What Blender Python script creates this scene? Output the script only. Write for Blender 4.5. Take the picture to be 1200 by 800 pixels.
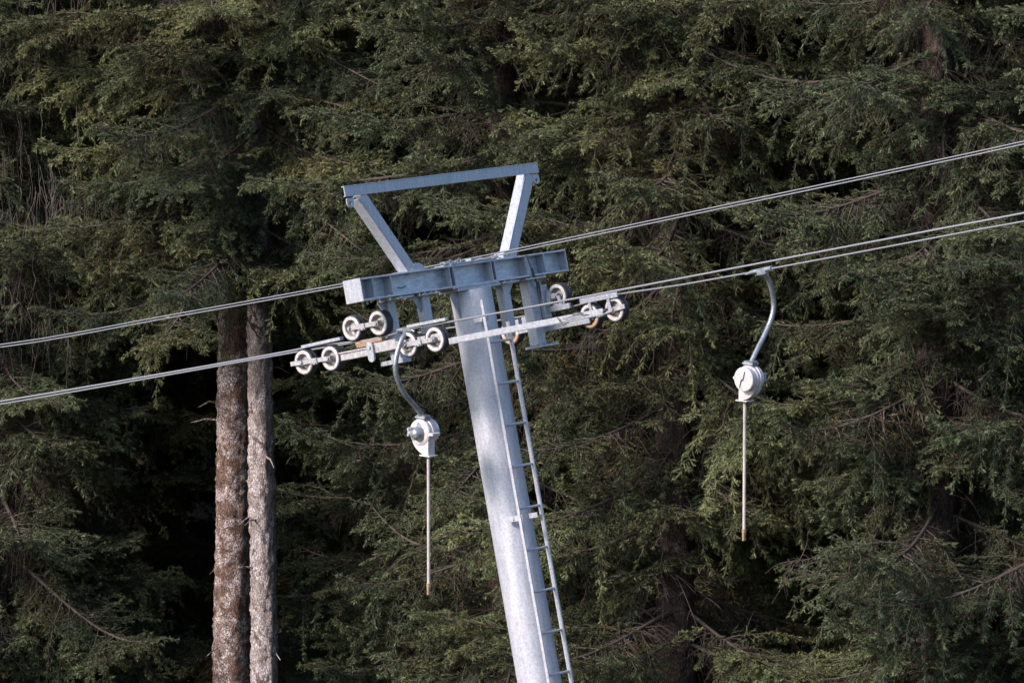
import bpy, math, random
import numpy as np
from mathutils import Vector, Matrix

for o in list(bpy.data.objects): bpy.data.objects.remove(o)
scene = bpy.context.scene
COL = scene.collection
rnd = random.Random(7)
R = math.radians

# ------------------------------------------------------------------ camera, sky, sun, exposure
FOCAL, PITCH = 198.0, 8.0
cam = bpy.data.cameras.new('camera'); cam.lens = FOCAL; cam.sensor_width = 36.0
cam.clip_start = 0.5; cam.clip_end = 3000
camo = bpy.data.objects.new('camera', cam); COL.objects.link(camo)
camo.location = (0, 0, 14.0); camo.rotation_euler = (R(90 - PITCH), 0, 0)
scene.camera = camo

SUN_EL, SUN_AZ = 33.0, math.atan2(-0.83, -0.56)      # azimuth as (x, y) = (sin, cos): low on the left, a little behind the camera
world = bpy.data.worlds.new('World'); scene.world = world; world.use_nodes = True
wn = world.node_tree.nodes; wl = world.node_tree.links
bg = wn['Background']
sky = wn.new('ShaderNodeTexSky'); sky.sky_type = 'NISHITA'; sky.sun_disc = False
sky.sun_elevation = R(SUN_EL); sky.sun_rotation = SUN_AZ % (2 * math.pi)
sky.air_density = 1.0; sky.dust_density = 1.2; sky.ozone_density = 2.0
wl.new(sky.outputs[0], bg.inputs[0]); bg.inputs[1].default_value = 0.15
sun = bpy.data.lights.new('sun', 'SUN'); sun.energy = 3.0; sun.angle = R(12); sun.color = (1.0, 0.86, 0.82)
suno = bpy.data.objects.new('sun', sun); COL.objects.link(suno)
sd = Vector((math.sin(SUN_AZ) * math.cos(R(SUN_EL)), math.cos(SUN_AZ) * math.cos(R(SUN_EL)), math.sin(R(SUN_EL))))
suno.rotation_euler = (-sd).to_track_quat('-Z', 'Y').to_euler(); suno.location = (-20, -10, 40)
scene.view_settings.view_transform = 'Standard'; scene.view_settings.look = 'None'
scene.view_settings.exposure = 1.1; scene.view_settings.gamma = 1.0
scene.cycles.max_bounces = 6; scene.cycles.diffuse_bounces = 3; scene.cycles.glossy_bounces = 2
scene.cycles.transmission_bounces = 2; scene.cycles.transparent_max_bounces = 4
scene.render.use_persistent_data = False

# ------------------------------------------------------------------ materials
def mat(name):
    m = bpy.data.materials.new(name); m.use_nodes = True
    nt = m.node_tree; return m, nt, nt.nodes, nt.links, nt.nodes['Principled BSDF']
def ramp(n, stops):
    r = n.new('ShaderNodeValToRGB'); e = r.color_ramp.elements
    while len(e) > 1: e.remove(e[-1])
    e[0].position = stops[0][0]; e[0].color = (*stops[0][1], 1)
    for p, c in stops[1:]:
        k = e.new(p); k.color = (*c, 1)
    return r
def noise(n, l, scale, detail=4, rough=.6, vec=None, dist=0):
    t = n.new('ShaderNodeTexNoise'); t.inputs['Scale'].default_value = scale
    t.inputs['Detail'].default_value = detail; t.inputs['Roughness'].default_value = rough
    t.inputs['Distortion'].default_value = dist
    if vec is not None: l.new(vec, t.inputs['Vector'])
    return t
def mixc(n, l, fac, a, b, mode='MIX'):
    m = n.new('ShaderNodeMix'); m.data_type = 'RGBA'; m.blend_type = mode
    for s, v in ((m.inputs['Factor'], fac), (m.inputs[6], a), (m.inputs[7], b)):
        if isinstance(v, (int, float)): s.default_value = v
        elif isinstance(v, tuple): s.default_value = (*v, 1)
        else: l.new(v, s)
    return m.outputs[2]
def bump(n, l, h, strength, dist, b):
    k = n.new('ShaderNodeBump'); k.inputs['Strength'].default_value = strength; k.inputs['Distance'].default_value = dist
    l.new(h, k.inputs['Height']); l.new(k.outputs[0], b.inputs['Normal'])
def objvec(n, l, scale=(1, 1, 1)):
    t = n.new('ShaderNodeTexCoord'); m = n.new('ShaderNodeMapping'); m.inputs['Scale'].default_value = scale
    l.new(t.outputs['Object'], m.inputs['Vector']); return m.outputs[0]

def galvanised(name, base=(.40, .42, .45), dark=(.23, .25, .28), rust=.15, metallic=.45, rough=.48, streak=(9, 9, 1.2)):
    m, nt, n, l, b = mat(name)
    v = objvec(n, l); vs = objvec(n, l, streak)
    sp = noise(n, l, 55, 3, .7, v); big = noise(n, l, 4.5, 5, .65, vs); ru = noise(n, l, 6, 6, .7, v, .4)
    r1 = ramp(n, [(.3, dark), (.62, base), (.8, tuple(min(1, c * 1.18) for c in base))])
    l.new(big.outputs[0], r1.inputs[0])
    r2 = ramp(n, [(.35, (.78, .78, .78)), (.65, (1.08, 1.08, 1.08))]); l.new(sp.outputs[0], r2.inputs[0])
    c = mixc(n, l, 1.0, r1.outputs[0], r2.outputs[0], 'MULTIPLY')
    rr = ramp(n, [(.58, (0, 0, 0)), (.74, (rust, rust, rust))]); l.new(ru.outputs[0], rr.inputs[0])
    rc = n.new('ShaderNodeRGBToBW'); l.new(rr.outputs[0], rc.inputs[0])
    c = mixc(n, l, rc.outputs[0], c, (.36, .22, .13))
    l.new(c, b.inputs['Base Color']); b.inputs['Metallic'].default_value = metallic
    rg = ramp(n, [(.3, (rough - .1,) * 3), (.7, (rough + .14,) * 3)]); l.new(sp.outputs[0], rg.inputs[0])
    l.new(rg.outputs[0], b.inputs['Roughness']); bump(n, l, sp.outputs[0], .18, .004, b)
    return m
M = {}
M['galv'] = galvanised('galvanised_steel')
M['pylon'] = galvanised('galvanised_tube', base=(.46, .475, .51), dark=(.35, .36, .40), rust=.3, metallic=.25, rough=.5, streak=(3.5, 3.5, .7))
M['beam'] = galvanised('galvanised_beam', base=(.54, .57, .60), dark=(.36, .38, .42), rust=.12, streak=(3, 8, 8))
M['frame'] = galvanised('galvanised_frame', base=(.40, .42, .46), dark=(.29, .31, .34), rust=.3, metallic=.35)
M['rail'] = galvanised('ladder_steel', base=(.44, .455, .49), dark=(.34, .35, .385), rust=.12, metallic=.25)
M['dish'] = galvanised('shaded_grimy_dish', base=(.36, .32, .29), dark=(.22, .19, .17), rust=.4, metallic=.1, rough=.6, streak=(9, 9, 9))  # grime, plus the shade of the wheel recess painted into the base colour
M['arm'] = galvanised('galvanised_arm', base=(.30, .32, .35), dark=(.2, .22, .24), rust=.1, metallic=.6, rough=.4, streak=(5, 5, 5))
M['plate'] = galvanised('worn_plate', base=(.40, .395, .40), dark=(.25, .25, .26), rust=.45, metallic=.2, streak=(6, 6, 6))
M['rim'] = galvanised('wheel_alloy', base=(.54, .525, .515), dark=(.32, .30, .29), rust=.35, metallic=.1, rough=.45, streak=(8, 8, 8))
M['rim_orange_lit'] = galvanised('orange_lit_wheel', base=(.50, .30, .14), dark=(.33, .18, .08), rust=.5, metallic=.1, rough=.6, streak=(12, 12, 12))
def orange_lit_rim():  # lower half: orange light painted into the colour, over random rust flecks
    m = galvanised('orange_lit_wheel', base=(.60, .575, .56), dark=(.47, .45, .44), rust=.2, metallic=.1, rough=.5, streak=(8, 8, 8))
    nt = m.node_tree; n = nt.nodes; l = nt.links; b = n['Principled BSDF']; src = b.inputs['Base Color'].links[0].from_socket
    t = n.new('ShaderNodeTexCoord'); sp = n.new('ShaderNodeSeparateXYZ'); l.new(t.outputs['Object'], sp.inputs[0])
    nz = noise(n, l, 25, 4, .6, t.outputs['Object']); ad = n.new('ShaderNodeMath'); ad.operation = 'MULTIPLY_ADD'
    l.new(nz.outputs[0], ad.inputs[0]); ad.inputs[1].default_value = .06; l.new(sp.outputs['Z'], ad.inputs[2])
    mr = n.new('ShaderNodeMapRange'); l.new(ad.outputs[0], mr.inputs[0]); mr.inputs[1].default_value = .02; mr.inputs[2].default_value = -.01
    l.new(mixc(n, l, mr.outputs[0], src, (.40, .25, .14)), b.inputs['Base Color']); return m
M['rim_orange_lit'] = orange_lit_rim()
M['rust'] = galvanised('rusted_steel', base=(.32, .21, .14), dark=(.17, .10, .06), rust=.9, metallic=.1, rough=.7, streak=(8, 8, 8))
M['white'] = galvanised('pale_housing', base=(.55, .52, .51), dark=(.43, .41, .405), rust=.25, metallic=.1, rough=.42, streak=(5, 5, 3))
def plain(name, col, rough=.6, metallic=0., sc=30, var=.25, bmp=.1):
    m, nt, n, l, b = mat(name); t = noise(n, l, sc, 4, .6, objvec(n, l))
    r = ramp(n, [(.3, tuple(c * (1 - var) for c in col)), (.7, tuple(c * (1 + var) for c in col))])
    l.new(t.outputs[0], r.inputs[0]); l.new(r.outputs[0], b.inputs['Base Color'])
    b.inputs['Roughness'].default_value = rough; b.inputs['Metallic'].default_value = metallic
    bump(n, l, t.outputs[0], bmp, .004, b); return m
M['rubber'] = plain('black_rubber', (.022, .022, .026), .65)
M['dark'] = plain('dark_steel', (.06, .06, .07), .5, .4)
M['bolt'] = plain('zinc_bolt', (.42, .42, .42), .4, .6)
M['rod'] = plain('worn_wooden_rod', (.40, .355, .32), .5, 0, 14, .2)
M['fit'] = plain('brass_fitting', (.30, .21, .12), .5, .3)
def rope_mat():
    m, nt, n, l, b = mat('steel_rope'); v = n.new('ShaderNodeUVMap'); w = n.new('ShaderNodeTexWave')
    w.inputs['Scale'].default_value = 1; w.inputs['Distortion'].default_value = 0
    w.bands_direction = 'DIAGONAL'; l.new(v.outputs[0], w.inputs['Vector'])
    r = ramp(n, [(.1, (.19, .195, .21)), (.8, (.26, .265, .28))]); l.new(w.outputs[0], r.inputs[0]); l.new(r.outputs[0], b.inputs['Base Color'])
    b.inputs['Metallic'].default_value = .45; b.inputs['Roughness'].default_value = .45; return m
M['rope'] = rope_mat()

def bark(name, dark, mid, light, lichen, amt, sc=1.0, crack=.6, spots=(.5, .42, .38)):
    m, nt, n, l, b = mat(name); v = objvec(n, l, (1, 1, .45)); v2 = objvec(n, l)
    f = noise(n, l, 16 * sc, 8, .72, v, .5); g = noise(n, l, 5 * sc, 5, .7, v2, .3); vo = n.new('ShaderNodeTexVoronoi')
    vo.inputs['Scale'].default_value = 38 * sc; vo.feature = 'DISTANCE_TO_EDGE'; l.new(v, vo.inputs['Vector'])
    r = ramp(n, [(.32, dark), (.5, mid), (.68, light)]); l.new(f.outputs[0], r.inputs[0])
    lr = ramp(n, [(.55 - amt, (0, 0, 0)), (.68 - amt, (1, 1, 1))]); l.new(g.outputs[0], lr.inputs[0])
    f2 = noise(n, l, 45 * sc, 4, .7, v2); fr = ramp(n, [(.42, (0, 0, 0)), (.58, (1, 1, 1))]); l.new(f2.outputs[0], fr.inputs[0])
    mk = mixc(n, l, 1.0, lr.outputs[0], fr.outputs[0], 'MULTIPLY'); bw = n.new('ShaderNodeRGBToBW'); l.new(mk, bw.inputs[0])
    c = mixc(n, l, bw.outputs[0], r.outputs[0], lichen)
    vr = ramp(n, [(.0, (.45, .42, .40)), (.12, (1, 1, 1))]); l.new(vo.outputs[0], vr.inputs[0])
    c = mixc(n, l, crack, c, vr.outputs[0], 'MULTIPLY')
    kn = noise(n, l, 5.5, 3, .55, v2, .8); kr = ramp(n, [(.60, (1, 1, 1)), (.68, spots)]); l.new(kn.outputs[0], kr.inputs[0])
    c = mixc(n, l, 1.0, c, kr.outputs[0], 'MULTIPLY')
    l.new(c, b.inputs['Base Color']); b.inputs['Roughness'].default_value = .9; b.inputs['Specular IOR Level'].default_value = .15
    h = mixc(n, l, .5, f.outputs[0], vr.outputs[0]); bump(n, l, h, .9, .03, b); return m
M['bark_scaly'] = bark('scaly_brown_bark', (.050, .030, .022), (.135, .086, .064), (.22, .155, .125), (.56, .50, .49), .10, 1.3, .75, (.68, .6, .55))
M['bark_grey'] = bark('grey_spotted_bark', (.11, .085, .073), (.235, .19, .172), (.34, .29, .27), (.52, .475, .47), .12, 1.1, .35, (.30, .25, .22))
M['bark_dark'] = bark('dark_spruce_bark', (.03, .021, .017), (.07, .05, .04), (.13, .10, .085), (.24, .22, .21), -.03)
M['lichen'] = plain('hanging_lichen', (.17, .145, .12), .95, 0, 6, .35)
M['wood'] = plain('twig_wood', (.062, .047, .038), .9, 0, 20, .4)
def needle_mat(name, dk, md, lt, spec=.25):
    m, nt, n, l, b = mat(name); a = n.new('ShaderNodeAttribute'); a.attribute_name = 'tint'; a.attribute_type = 'GEOMETRY'
    r = ramp(n, [(0, (.085, .055, .030)), (.14, (.060, .052, .024)), (.25, dk), (.55, md), (.85, lt), (1, tuple(c * 1.25 for c in lt))])
    l.new(a.outputs['Fac'], r.inputs[0]); l.new(r.outputs[0], b.inputs['Base Color'])
    g = n.new('ShaderNodeNewGeometry'); pn = noise(n, l, 1.6, 3, .6, g.outputs['Position'])
    hr = ramp(n, [(.36, (1.09, .99, .91)), (.5, (1, 1, 1)), (.64, (.92, 1.0, 1.02))]); l.new(pn.outputs[0], hr.inputs[0])
    oi = n.new('ShaderNodeObjectInfo'); orr = ramp(n, [(0, (.86, .91, .93)), (.5, (1, 1, 1)), (1, (1.12, 1.06, .95))]); l.new(oi.outputs['Random'], orr.inputs[0])
    col_ = mixc(n, l, 1.0, mixc(n, l, 1.0, r.outputs[0], hr.outputs[0], 'MULTIPLY'), orr.outputs[0], 'MULTIPLY'); l.new(col_, b.inputs['Base Color'])
    b.inputs['Roughness'].default_value = .55; b.inputs['Specular IOR Level'].default_value = spec
    tr = n.new('ShaderNodeBsdfTranslucent'); l.new(col_, tr.inputs[0])
    mx = n.new('ShaderNodeMixShader'); mx.inputs[0].default_value = .18
    l.new(b.outputs[0], mx.inputs[1]); l.new(tr.outputs[0], mx.inputs[2])
    l.new(mx.outputs[0], n['Material Output'].inputs[0]); return m
M['needle'] = needle_mat('spruce_needles', (.036, .044, .024), (.070, .084, .043), (.155, .182, .090))
M['needle_warm'] = needle_mat('yellowish_spruce_needles', (.044, .050, .025), (.084, .096, .046), (.172, .190, .090))
def ground_mat():
    m, nt, n, l, b = mat('forest_floor'); v = objvec(n, l)
    a = noise(n, l, 1.2, 8, .65, v); c = noise(n, l, 12, 6, .7, v)
    r = ramp(n, [(.35, (.045, .032, .022)), (.5, (.08, .058, .036)), (.65, (.05, .058, .028))]); l.new(a.outputs[0], r.inputs[0])
    r2 = ramp(n, [(.3, (.6, .6, .6)), (.7, (1.3, 1.3, 1.3))]); l.new(c.outputs[0], r2.inputs[0])
    l.new(mixc(n, l, 1., r.outputs[0], r2.outputs[0], 'MULTIPLY'), b.inputs['Base Color']); b.inputs['Roughness'].default_value = .95
    bump(n, l, c.outputs[0], .8, .1, b); return m
M['ground'] = ground_mat()

# ------------------------------------------------------------------ mesh helpers
class MB:
    def __init__(s): s.v = []; s.f = []; s.sm = []; s.mi = []; s.cur = 0
    def add(s, vs, fs, smooth=False):
        o = len(s.v); s.v += [tuple(p) for p in vs]; s.f += [tuple(i + o for i in f) for f in fs]
        s.sm += [smooth] * len(fs); s.mi += [s.cur] * len(fs); return s
    def box(s, c, h, rot=None, bev=.0):
        """c centre, h half sizes, optional rotation matrix; edges chamfered by bev"""
        b = min(bev, min(h) * .45); P = []; F = []
        if b <= 0:
            P = [Vector((x * h[0], y * h[1], z * h[2])) for x in (-1, 1) for y in (-1, 1) for z in (-1, 1)]
            F = [(0, 1, 3, 2), (4, 6, 7, 5), (0, 4, 5, 1), (2, 3, 7, 6), (0, 2, 6, 4), (1, 5, 7, 3)]
        else:
            idx = {}
            for x in (-1, 1):
                for y in (-1, 1):
                    for z in (-1, 1):
                        for a in range(3):
                            q = [x * h[0], y * h[1], z * h[2]]; sgn = (x, y, z)
                            for k in range(3):
                                if k != a: q[k] -= sgn[k] * b
                            idx[(x, y, z, a)] = len(P); P.append(Vector(q))
            for a in range(3):
                o = [k for k in range(3) if k != a]
                for sg in (-1, 1):
                    loop = []
                    for s1, s2 in ((-1, -1), (1, -1), (1, 1), (-1, 1)):
                        t = [0, 0, 0]; t[a] = sg; t[o[0]] = s1; t[o[1]] = s2; loop.append(idx[(*t, a)])
                    F.append(tuple(loop))
                for s1 in (-1, 1):
                    for s2 in (-1, 1):
                        t0 = [0, 0, 0]; t1 = [0, 0, 0]; t0[a] = -1; t1[a] = 1
                        for t in (t0, t1): t[o[0]] = s1; t[o[1]] = s2
                        F.append((idx[(*t0, o[0])], idx[(*t1, o[0])], idx[(*t1, o[1])], idx[(*t0, o[1])]))
            for x in (-1, 1):
                for y in (-1, 1):
                    for z in (-1, 1): F.append((idx[(x, y, z, 0)], idx[(x, y, z, 1)], idx[(x, y, z, 2)]))
        c = Vector(c); P = [c + (rot @ p if rot else p) for p in P]
        # outward winding
        G = []
        for f in F:
            m = sum((P[i] for i in f), Vector()) / len(f); nn = (P[f[1]] - P[f[0]]).cross(P[f[2]] - P[f[0]])
            G.append(f if nn.dot(m - c) > 0 else f[::-1])
        return s.add(P, G)
    def bar(s, a, b, w, d, up=(1, 0, 0), bev=.003):
        """rectangular bar from a to b; w along 'up', d across"""
        a = Vector(a); b = Vector(b); z = (b - a).normalized(); x = Vector(up); x = (x - z * x.dot(z)).normalized(); y = z.cross(x)
        return s.box((a + b) / 2, (w / 2, d / 2, (b - a).length / 2), Matrix((x, y, z)).transposed(), bev)
    def tube(s, pts, rad, n=10, caps=True, smooth=True):
        pts = [Vector(p) for p in pts]; rr = rad if isinstance(rad, (list, tuple)) else [rad] * len(pts)
        vs = []; fs = []; up = None
        for i, p in enumerate(pts):
            t = (pts[min(i + 1, len(pts) - 1)] - pts[max(i - 1, 0)]).normalized()
            if up is None:
                up = Vector((0, 0, 1)) if abs(t.z) < .9 else Vector((1, 0, 0))
            x = (up - t * up.dot(t)).normalized(); y = t.cross(x); up = x
            for k in range(n):
                a = 2 * math.pi * k / n; vs.append(p + (x * math.cos(a) + y * math.sin(a)) * rr[i])
        for i in range(len(pts) - 1):
            for k in range(n): fs.append((i * n + k, i * n + (k + 1) % n, (i + 1) * n + (k + 1) % n, (i + 1) * n + k))
        s.add(vs, fs, smooth)
        if caps:
            s.add(vs[:n], [tuple(range(n))[::-1]]); s.add(vs[-n:], [tuple(range(n))])
        return s
    def lathe(s, prof, n=40, c=(0, 0, 0), axis='x', smooth=False, closed=False, caps=True):
        """prof: list of (axial, radius)"""
        vs = []; fs = []; c = Vector(c)
        for a_, r_ in prof:
            for k in range(n):
                t = 2 * math.pi * k / n; u, w = r_ * math.cos(t), r_ * math.sin(t)
                vs.append(c + Vector((a_, u, w) if axis == 'x' else (u, w, a_) if axis == 'z' else (w, a_, u)))
        m = len(prof)
        for i in range(m if closed else m - 1):
            j = (i + 1) % m
            for k in range(n): fs.append((i * n + k, i * n + (k + 1) % n, j * n + (k + 1) % n, j * n + k))
        s.add(vs, fs, smooth)
        if not closed and caps:
            for r0, i in ((prof[0][1], 0), (prof[-1][1], m - 1)):
                if r0 > 1e-5: s.add(vs[i * n:(i + 1) * n], [tuple(range(n))])
        return s
    def prism(s, poly, x0, x1, axis='x'):
        """poly in the two other axes, extruded along axis"""
        def P(a, q): return (a, q[0], q[1]) if axis == 'x' else (q[0], a, q[1]) if axis == 'y' else (q[0], q[1], a)
        n = len(poly); vs = [P(x0, q) for q in poly] + [P(x1, q) for q in poly]
        fs = [tuple(range(n))[::-1], tuple(range(n, 2 * n))] + [(k, (k + 1) % n, n + (k + 1) % n, n + k) for k in range(n)]
        return s.add(vs, fs)
    def bolt(s, p, d=(1, 0, 0), r=.009, h=.008):
        d = Vector(d).normalized(); return s.tube([Vector(p), Vector(p) + d * h], r, 6, True, False)
    def build(s, name, m, parent=None, loc=(0, 0, 0), uv=None):
        me = bpy.data.meshes.new(name); me.from_pydata(s.v, [], s.f)
        for p, sm, mi in zip(me.polygons, s.sm, s.mi): p.use_smooth = sm; p.material_index = mi
        for k in (m if isinstance(m, list) else [m]): me.materials.append(M[k])
        import bmesh
        bm = bmesh.new(); bm.from_mesh(me); bmesh.ops.recalc_face_normals(bm, faces=bm.faces); bm.to_mesh(me); bm.free()
        o = bpy.data.objects.new(name, me); COL.objects.link(o); o.parent = parent; o.location = loc; return o
def tag(o, label=None, cat=None, group=None, kind=None):
    if label: o['label'] = label
    if cat: o['category'] = cat
    if group: o['group'] = group
    if kind: o['kind'] = kind
    return o
def empty(name, loc, label, cat, group=None):
    o = bpy.data.objects.new(name, None); o.empty_display_size = .3; COL.objects.link(o); o.location = loc
    return tag(o, label, cat, group)

# ------------------------------------------------------------------ terrain
def sstep(a, b, x): t = np.clip((x - a) / (b - a), 0, 1); return t * t * (3 - 2 * t)
def gz(x, y):
    x = np.asarray(x, float); y = np.asarray(y, float)
    base = 2.0 + .178 * np.clip(x, -150, 150) - .157 * (y - 44)
    base = base + 4.0 * (1 - sstep(0, 22, np.hypot(x, y)))
    base = base + np.where(y > 62, (np.minimum(y, 420) - 62) * .50 * sstep(62, 72, y), 0)
    base = base + np.where(y > 420, (y - 420) * .157, 0)
    return base + .18 * np.sin(x * .9 + y * .35) * np.cos(y * .8 - x * .2) + .5 * np.sin(x * .13) * np.sin(y * .11)
def grid(xs, ys):
    X, Y = np.meshgrid(xs, ys); Z = gz(X, Y); nx, ny = len(xs), len(ys)
    v = np.stack([X, Y, Z], -1).reshape(-1, 3)
    f = [(j * nx + i, j * nx + i + 1, (j + 1) * nx + i + 1, (j + 1) * nx + i) for j in range(ny - 1) for i in range(nx - 1)]
    me = bpy.data.meshes.new('ground'); me.from_pydata(v.tolist(), [], f)
    me.polygons.foreach_set('use_smooth', [True] * len(f)); me.materials.append(M['ground'])
    o = bpy.data.objects.new('ground', me); COL.objects.link(o); o['kind'] = 'structure'; return o
def spread(fine0, fine1, step, far, n):
    a = np.arange(fine0, fine1 + 1e-6, step); k = np.linspace(0, 1, n + 1)[1:] ** 2.2
    return np.concatenate([(fine0 - far * k)[::-1], a, fine1 + far * k])
grid(spread(-30, 30, .8, 1500, 24), spread(-6, 100, .8, 1600, 24))

# ------------------------------------------------------------------ lift tower
AL, TH = math.atan2(.75, .66), math.atan(.238)
HEAD = Vector((-.349, 44., 8.346))                       # centre of the crossarm
RT = Matrix.Rotation(AL, 3, 'Z') @ Matrix.Rotation(-TH, 3, 'X')
H = 6.55                                                 # pylon length below the crossarm
BASE = HEAD + RT @ Vector((0, 0, -H))
def L2W(p): return HEAD + RT @ Vector(p)
tower = empty('lift_tower', BASE, 'galvanised steel drag lift tower leaning back against the slope, with crossarm, wheels and ladder', 'lift tower')
tower.rotation_euler = RT.to_euler()
HL = (0, 0, H)

mb = MB()
prof = [(-H - .3, .178), (-H + .02, .178), (-3.0, .172), (-.122, .166)]
n = 56; vs = []; fs = []
mb.lathe(prof, 56, axis='z', smooth=True)
pylon = mb.build('pylon', 'pylon', tower, HL)
mb = MB(); mb.box((0, 0, -.112), (.25, .105, .010), bev=.002)     # head plate
for sx in (-1, 1): mb.prism([(sx * .155, -.124), (sx * .245, -.124), (sx * .167, -.34)], -.007, .007, 'y')
mb.build('head_plate', 'frame', pylon)
mb = MB(); mb.lathe([(-H - .02, .34), (-H + .03, .34)], 32, axis='z')
for k in range(8): a = k * math.pi / 4 + .2; mb.tube([(.27 * math.cos(a), .27 * math.sin(a), -H + .03), (.27 * math.cos(a), .27 * math.sin(a), -H + .09)], .02, 6)
mb.build('base_flange', 'galv', pylon)
c = BASE; mb = MB(); g0 = float(gz(c.x, c.y)); mb.box((c.x, c.y, (g0 + c.z) / 2 - .35), (.5, .5, abs(c.z - g0) / 2 + .42), bev=.03)
M['concrete'] = plain('concrete', (.3, .29, .27), .9, 0, 9, .2)
fo = mb.build('concrete_foundation', 'concrete'); tag(fo, 'square grey concrete footing under the leaning lift tower', 'foundation')

# crossarm: I beam with stiffeners and end plates
X0, X1, BH, FW = -1.315, 1.085, .085, .09
mb = MB()
mb.box(((X0 + X1) / 2, 0, 0), ((X1 - X0) / 2, .006, BH - .009))
for s in (-1, 1): mb.box(((X0 + X1) / 2, 0, s * (BH - .004)), ((X1 - X0) / 2, FW, .0065), bev=.002)
arm = mb.build('crossarm', 'beam', tower, HL)
for x in (X0 - .005, X1 + .005):
    MB().box((x, 0, 0), (.005, FW + .003, BH + .006), bev=.002).build('end_plate', 'frame' if x < 0 else 'galv', arm)
for x in (-1.187, -.978, -.302, -.255, .19, .232, .604, .822):
    mb = MB()
    for s in (-1, 1): mb.box((x, s * (.006 + FW) / 2 + s * .002, 0), (.005, (FW - .006) / 2, BH - .0115))
    mb.build('stiffener', 'galv', arm)
mb = MB()
mb.box((0, 0, BH + .009), (.27, FW + .004, .006), bev=.002)
mb.box((-.03, 0, -BH - .009), (.265, FW + .012, .006), bev=.002)
mb.build('splice_plate', 'frame', arm)
for x in (-1.12, -1.0, -.87, -.66, -.60, -.53, .27, .34, .42, .66, .74, .82):
    for y in (-.065, .065):
        MB().bolt((x, y, -BH + .016), (0, 0, -1), .008, .046).build('flange_bolt', 'bolt', arm)
# cable ties and loops on top of the crossarm
mb = MB()
for x0, x1 in ((-.33, -.05), (.02, .42)):
    pts = [(x0 + (x1 - x0) * t, -.04 + .02 * math.sin(9 * t), BH + .025 + .012 * math.sin(12 * t + x0)) for t in np.linspace(0, 1, 14)]
    mb.tube(pts, .006, 6)
for x in (-.3, -.22, -.12, .0, .12, .3, .43):
    mb.box((x, -.04, BH + .028), (.010, .03, .012), bev=.003)
for x in (-.27, -.17): mb.tube([(x, -.05, BH + .02), (x + .04, -.055, BH + .045), (x + .08, -.05, BH + .02)], .009, 6)
mb.build('cable_tie', 'galv', arm)
MB().tube([(.62, -.095, BH), (.635, -.10, 0), (.65, -.10, -BH - .01), (.73, -.07, -.2), (.75, -.055, -.35), (.74, -.06, -.47)], .0055, 6).build('control_cable', 'dark', arm)
MB().tube([(.655, -.098, -.02), (.665, -.10, -BH - .01), (.745, -.065, -.2), (.765, -.05, -.35), (.76, -.06, -.46)], .0055, 6).build('control_cable', 'dark', arm)
MB().tube([(-.83, -.012, -.02), (-.79, -.018, -.032), (-.74, -.012, -.018)], .003, 5).build('loose_cable', 'dark', arm)

# upper gantry: top bar and two legs
fr = MB()
TB0, TB1, TZ = (-1.235, 0, .765), (1.03, 0, .765), .765
fr.box(((-1.280 + .985) / 2, -.050, TZ), (1.1325, .005, .038)); fr.box(((-1.280 + .985) / 2, -.044, TZ + .0405), (1.1365, .015, .004), bev=.001)
fr.box(((-1.280 + .985) / 2, -.037, TZ - .0345), (1.130, .0075, .0035))
fr.build('gantry_bar', 'frame', tower, HL)
def leg(b, t, gx):
    mb = MB(); b = Vector(b); t = Vector(t); d = (t - b).normalized(); nx = Vector((d.z, 0, -d.x))
    w = .050
    # open channel: web on the outer side, flanges inwards
    for off, hw, hd in ((nx * -w * .9, .005, .05),):
        mb.box((b + t) / 2 + off, (hw, hd, (t - b).length / 2), Matrix((nx, Vector((0, 1, 0)), d)).transposed())
    for s in (-1, 1):
        mb.box((b + t) / 2 + Vector((0, s * .045, 0)), (w * .9, .005, (t - b).length / 2 - .001), Matrix((nx, Vector((0, 1, 0)), d)).transposed())
    mb.box((b + t) / 2 + nx * w * .3, (.004, .0398, (t - b).length / 2 - .002), Matrix((nx, Vector((0, 1, 0)), d)).transposed())
    o = mb.build('gantry_leg', 'frame', tower, HL)
    g = MB(); g.prism([(b.x + gx + .07 * math.cos(q), BH + .004 + .058 * math.sin(q)) for q in np.linspace(0, math.pi, 15)], -.058, .058, 'y'); g.build('foot_gusset', 'frame', o)
    return o
leg((-.67, 0, .093), (-1.09, 0, .722), .055)
leg((.50, 0, .093), (.885, 0, .722), -.045)
for x, s in ((-1.235, -1), (.945, 1)):                      # lifting eyes
    mb = MB(); R0, R1 = .038, .013; N = 20
    ring = [(x + R1 * math.cos(a), .67 + R1 * 1.3 * math.sin(a)) for a in np.linspace(0, 2 * math.pi, N, endpoint=False)]
    out = []
    for a in np.linspace(0, 2 * math.pi, N, endpoint=False):
        cx, cz = math.cos(a), math.sin(a); k = R0 / max(abs(cx), abs(cz)) if cz > 0 else R0
        out.append((x + cx * min(k, R0 * 1.3), .675 + cz * min(k, R0 * 1.35)))
    v = [(p[0], yy, p[1]) for yy in (-.052, -.042) for p in ring + out]; f = []
    for k in range(N):
        j = (k + 1) % N; f += [(k, j, N + j, N + k), (2 * N + k, 3 * N + k, 3 * N + j, 2 * N + j), (k, 2 * N + k, 2 * N + j, j), (N + k, N + j, 3 * N + j, 3 * N + k)]
    mb.add(v, f); mb.build('lifting_eye', 'frame', tower, HL)

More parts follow.
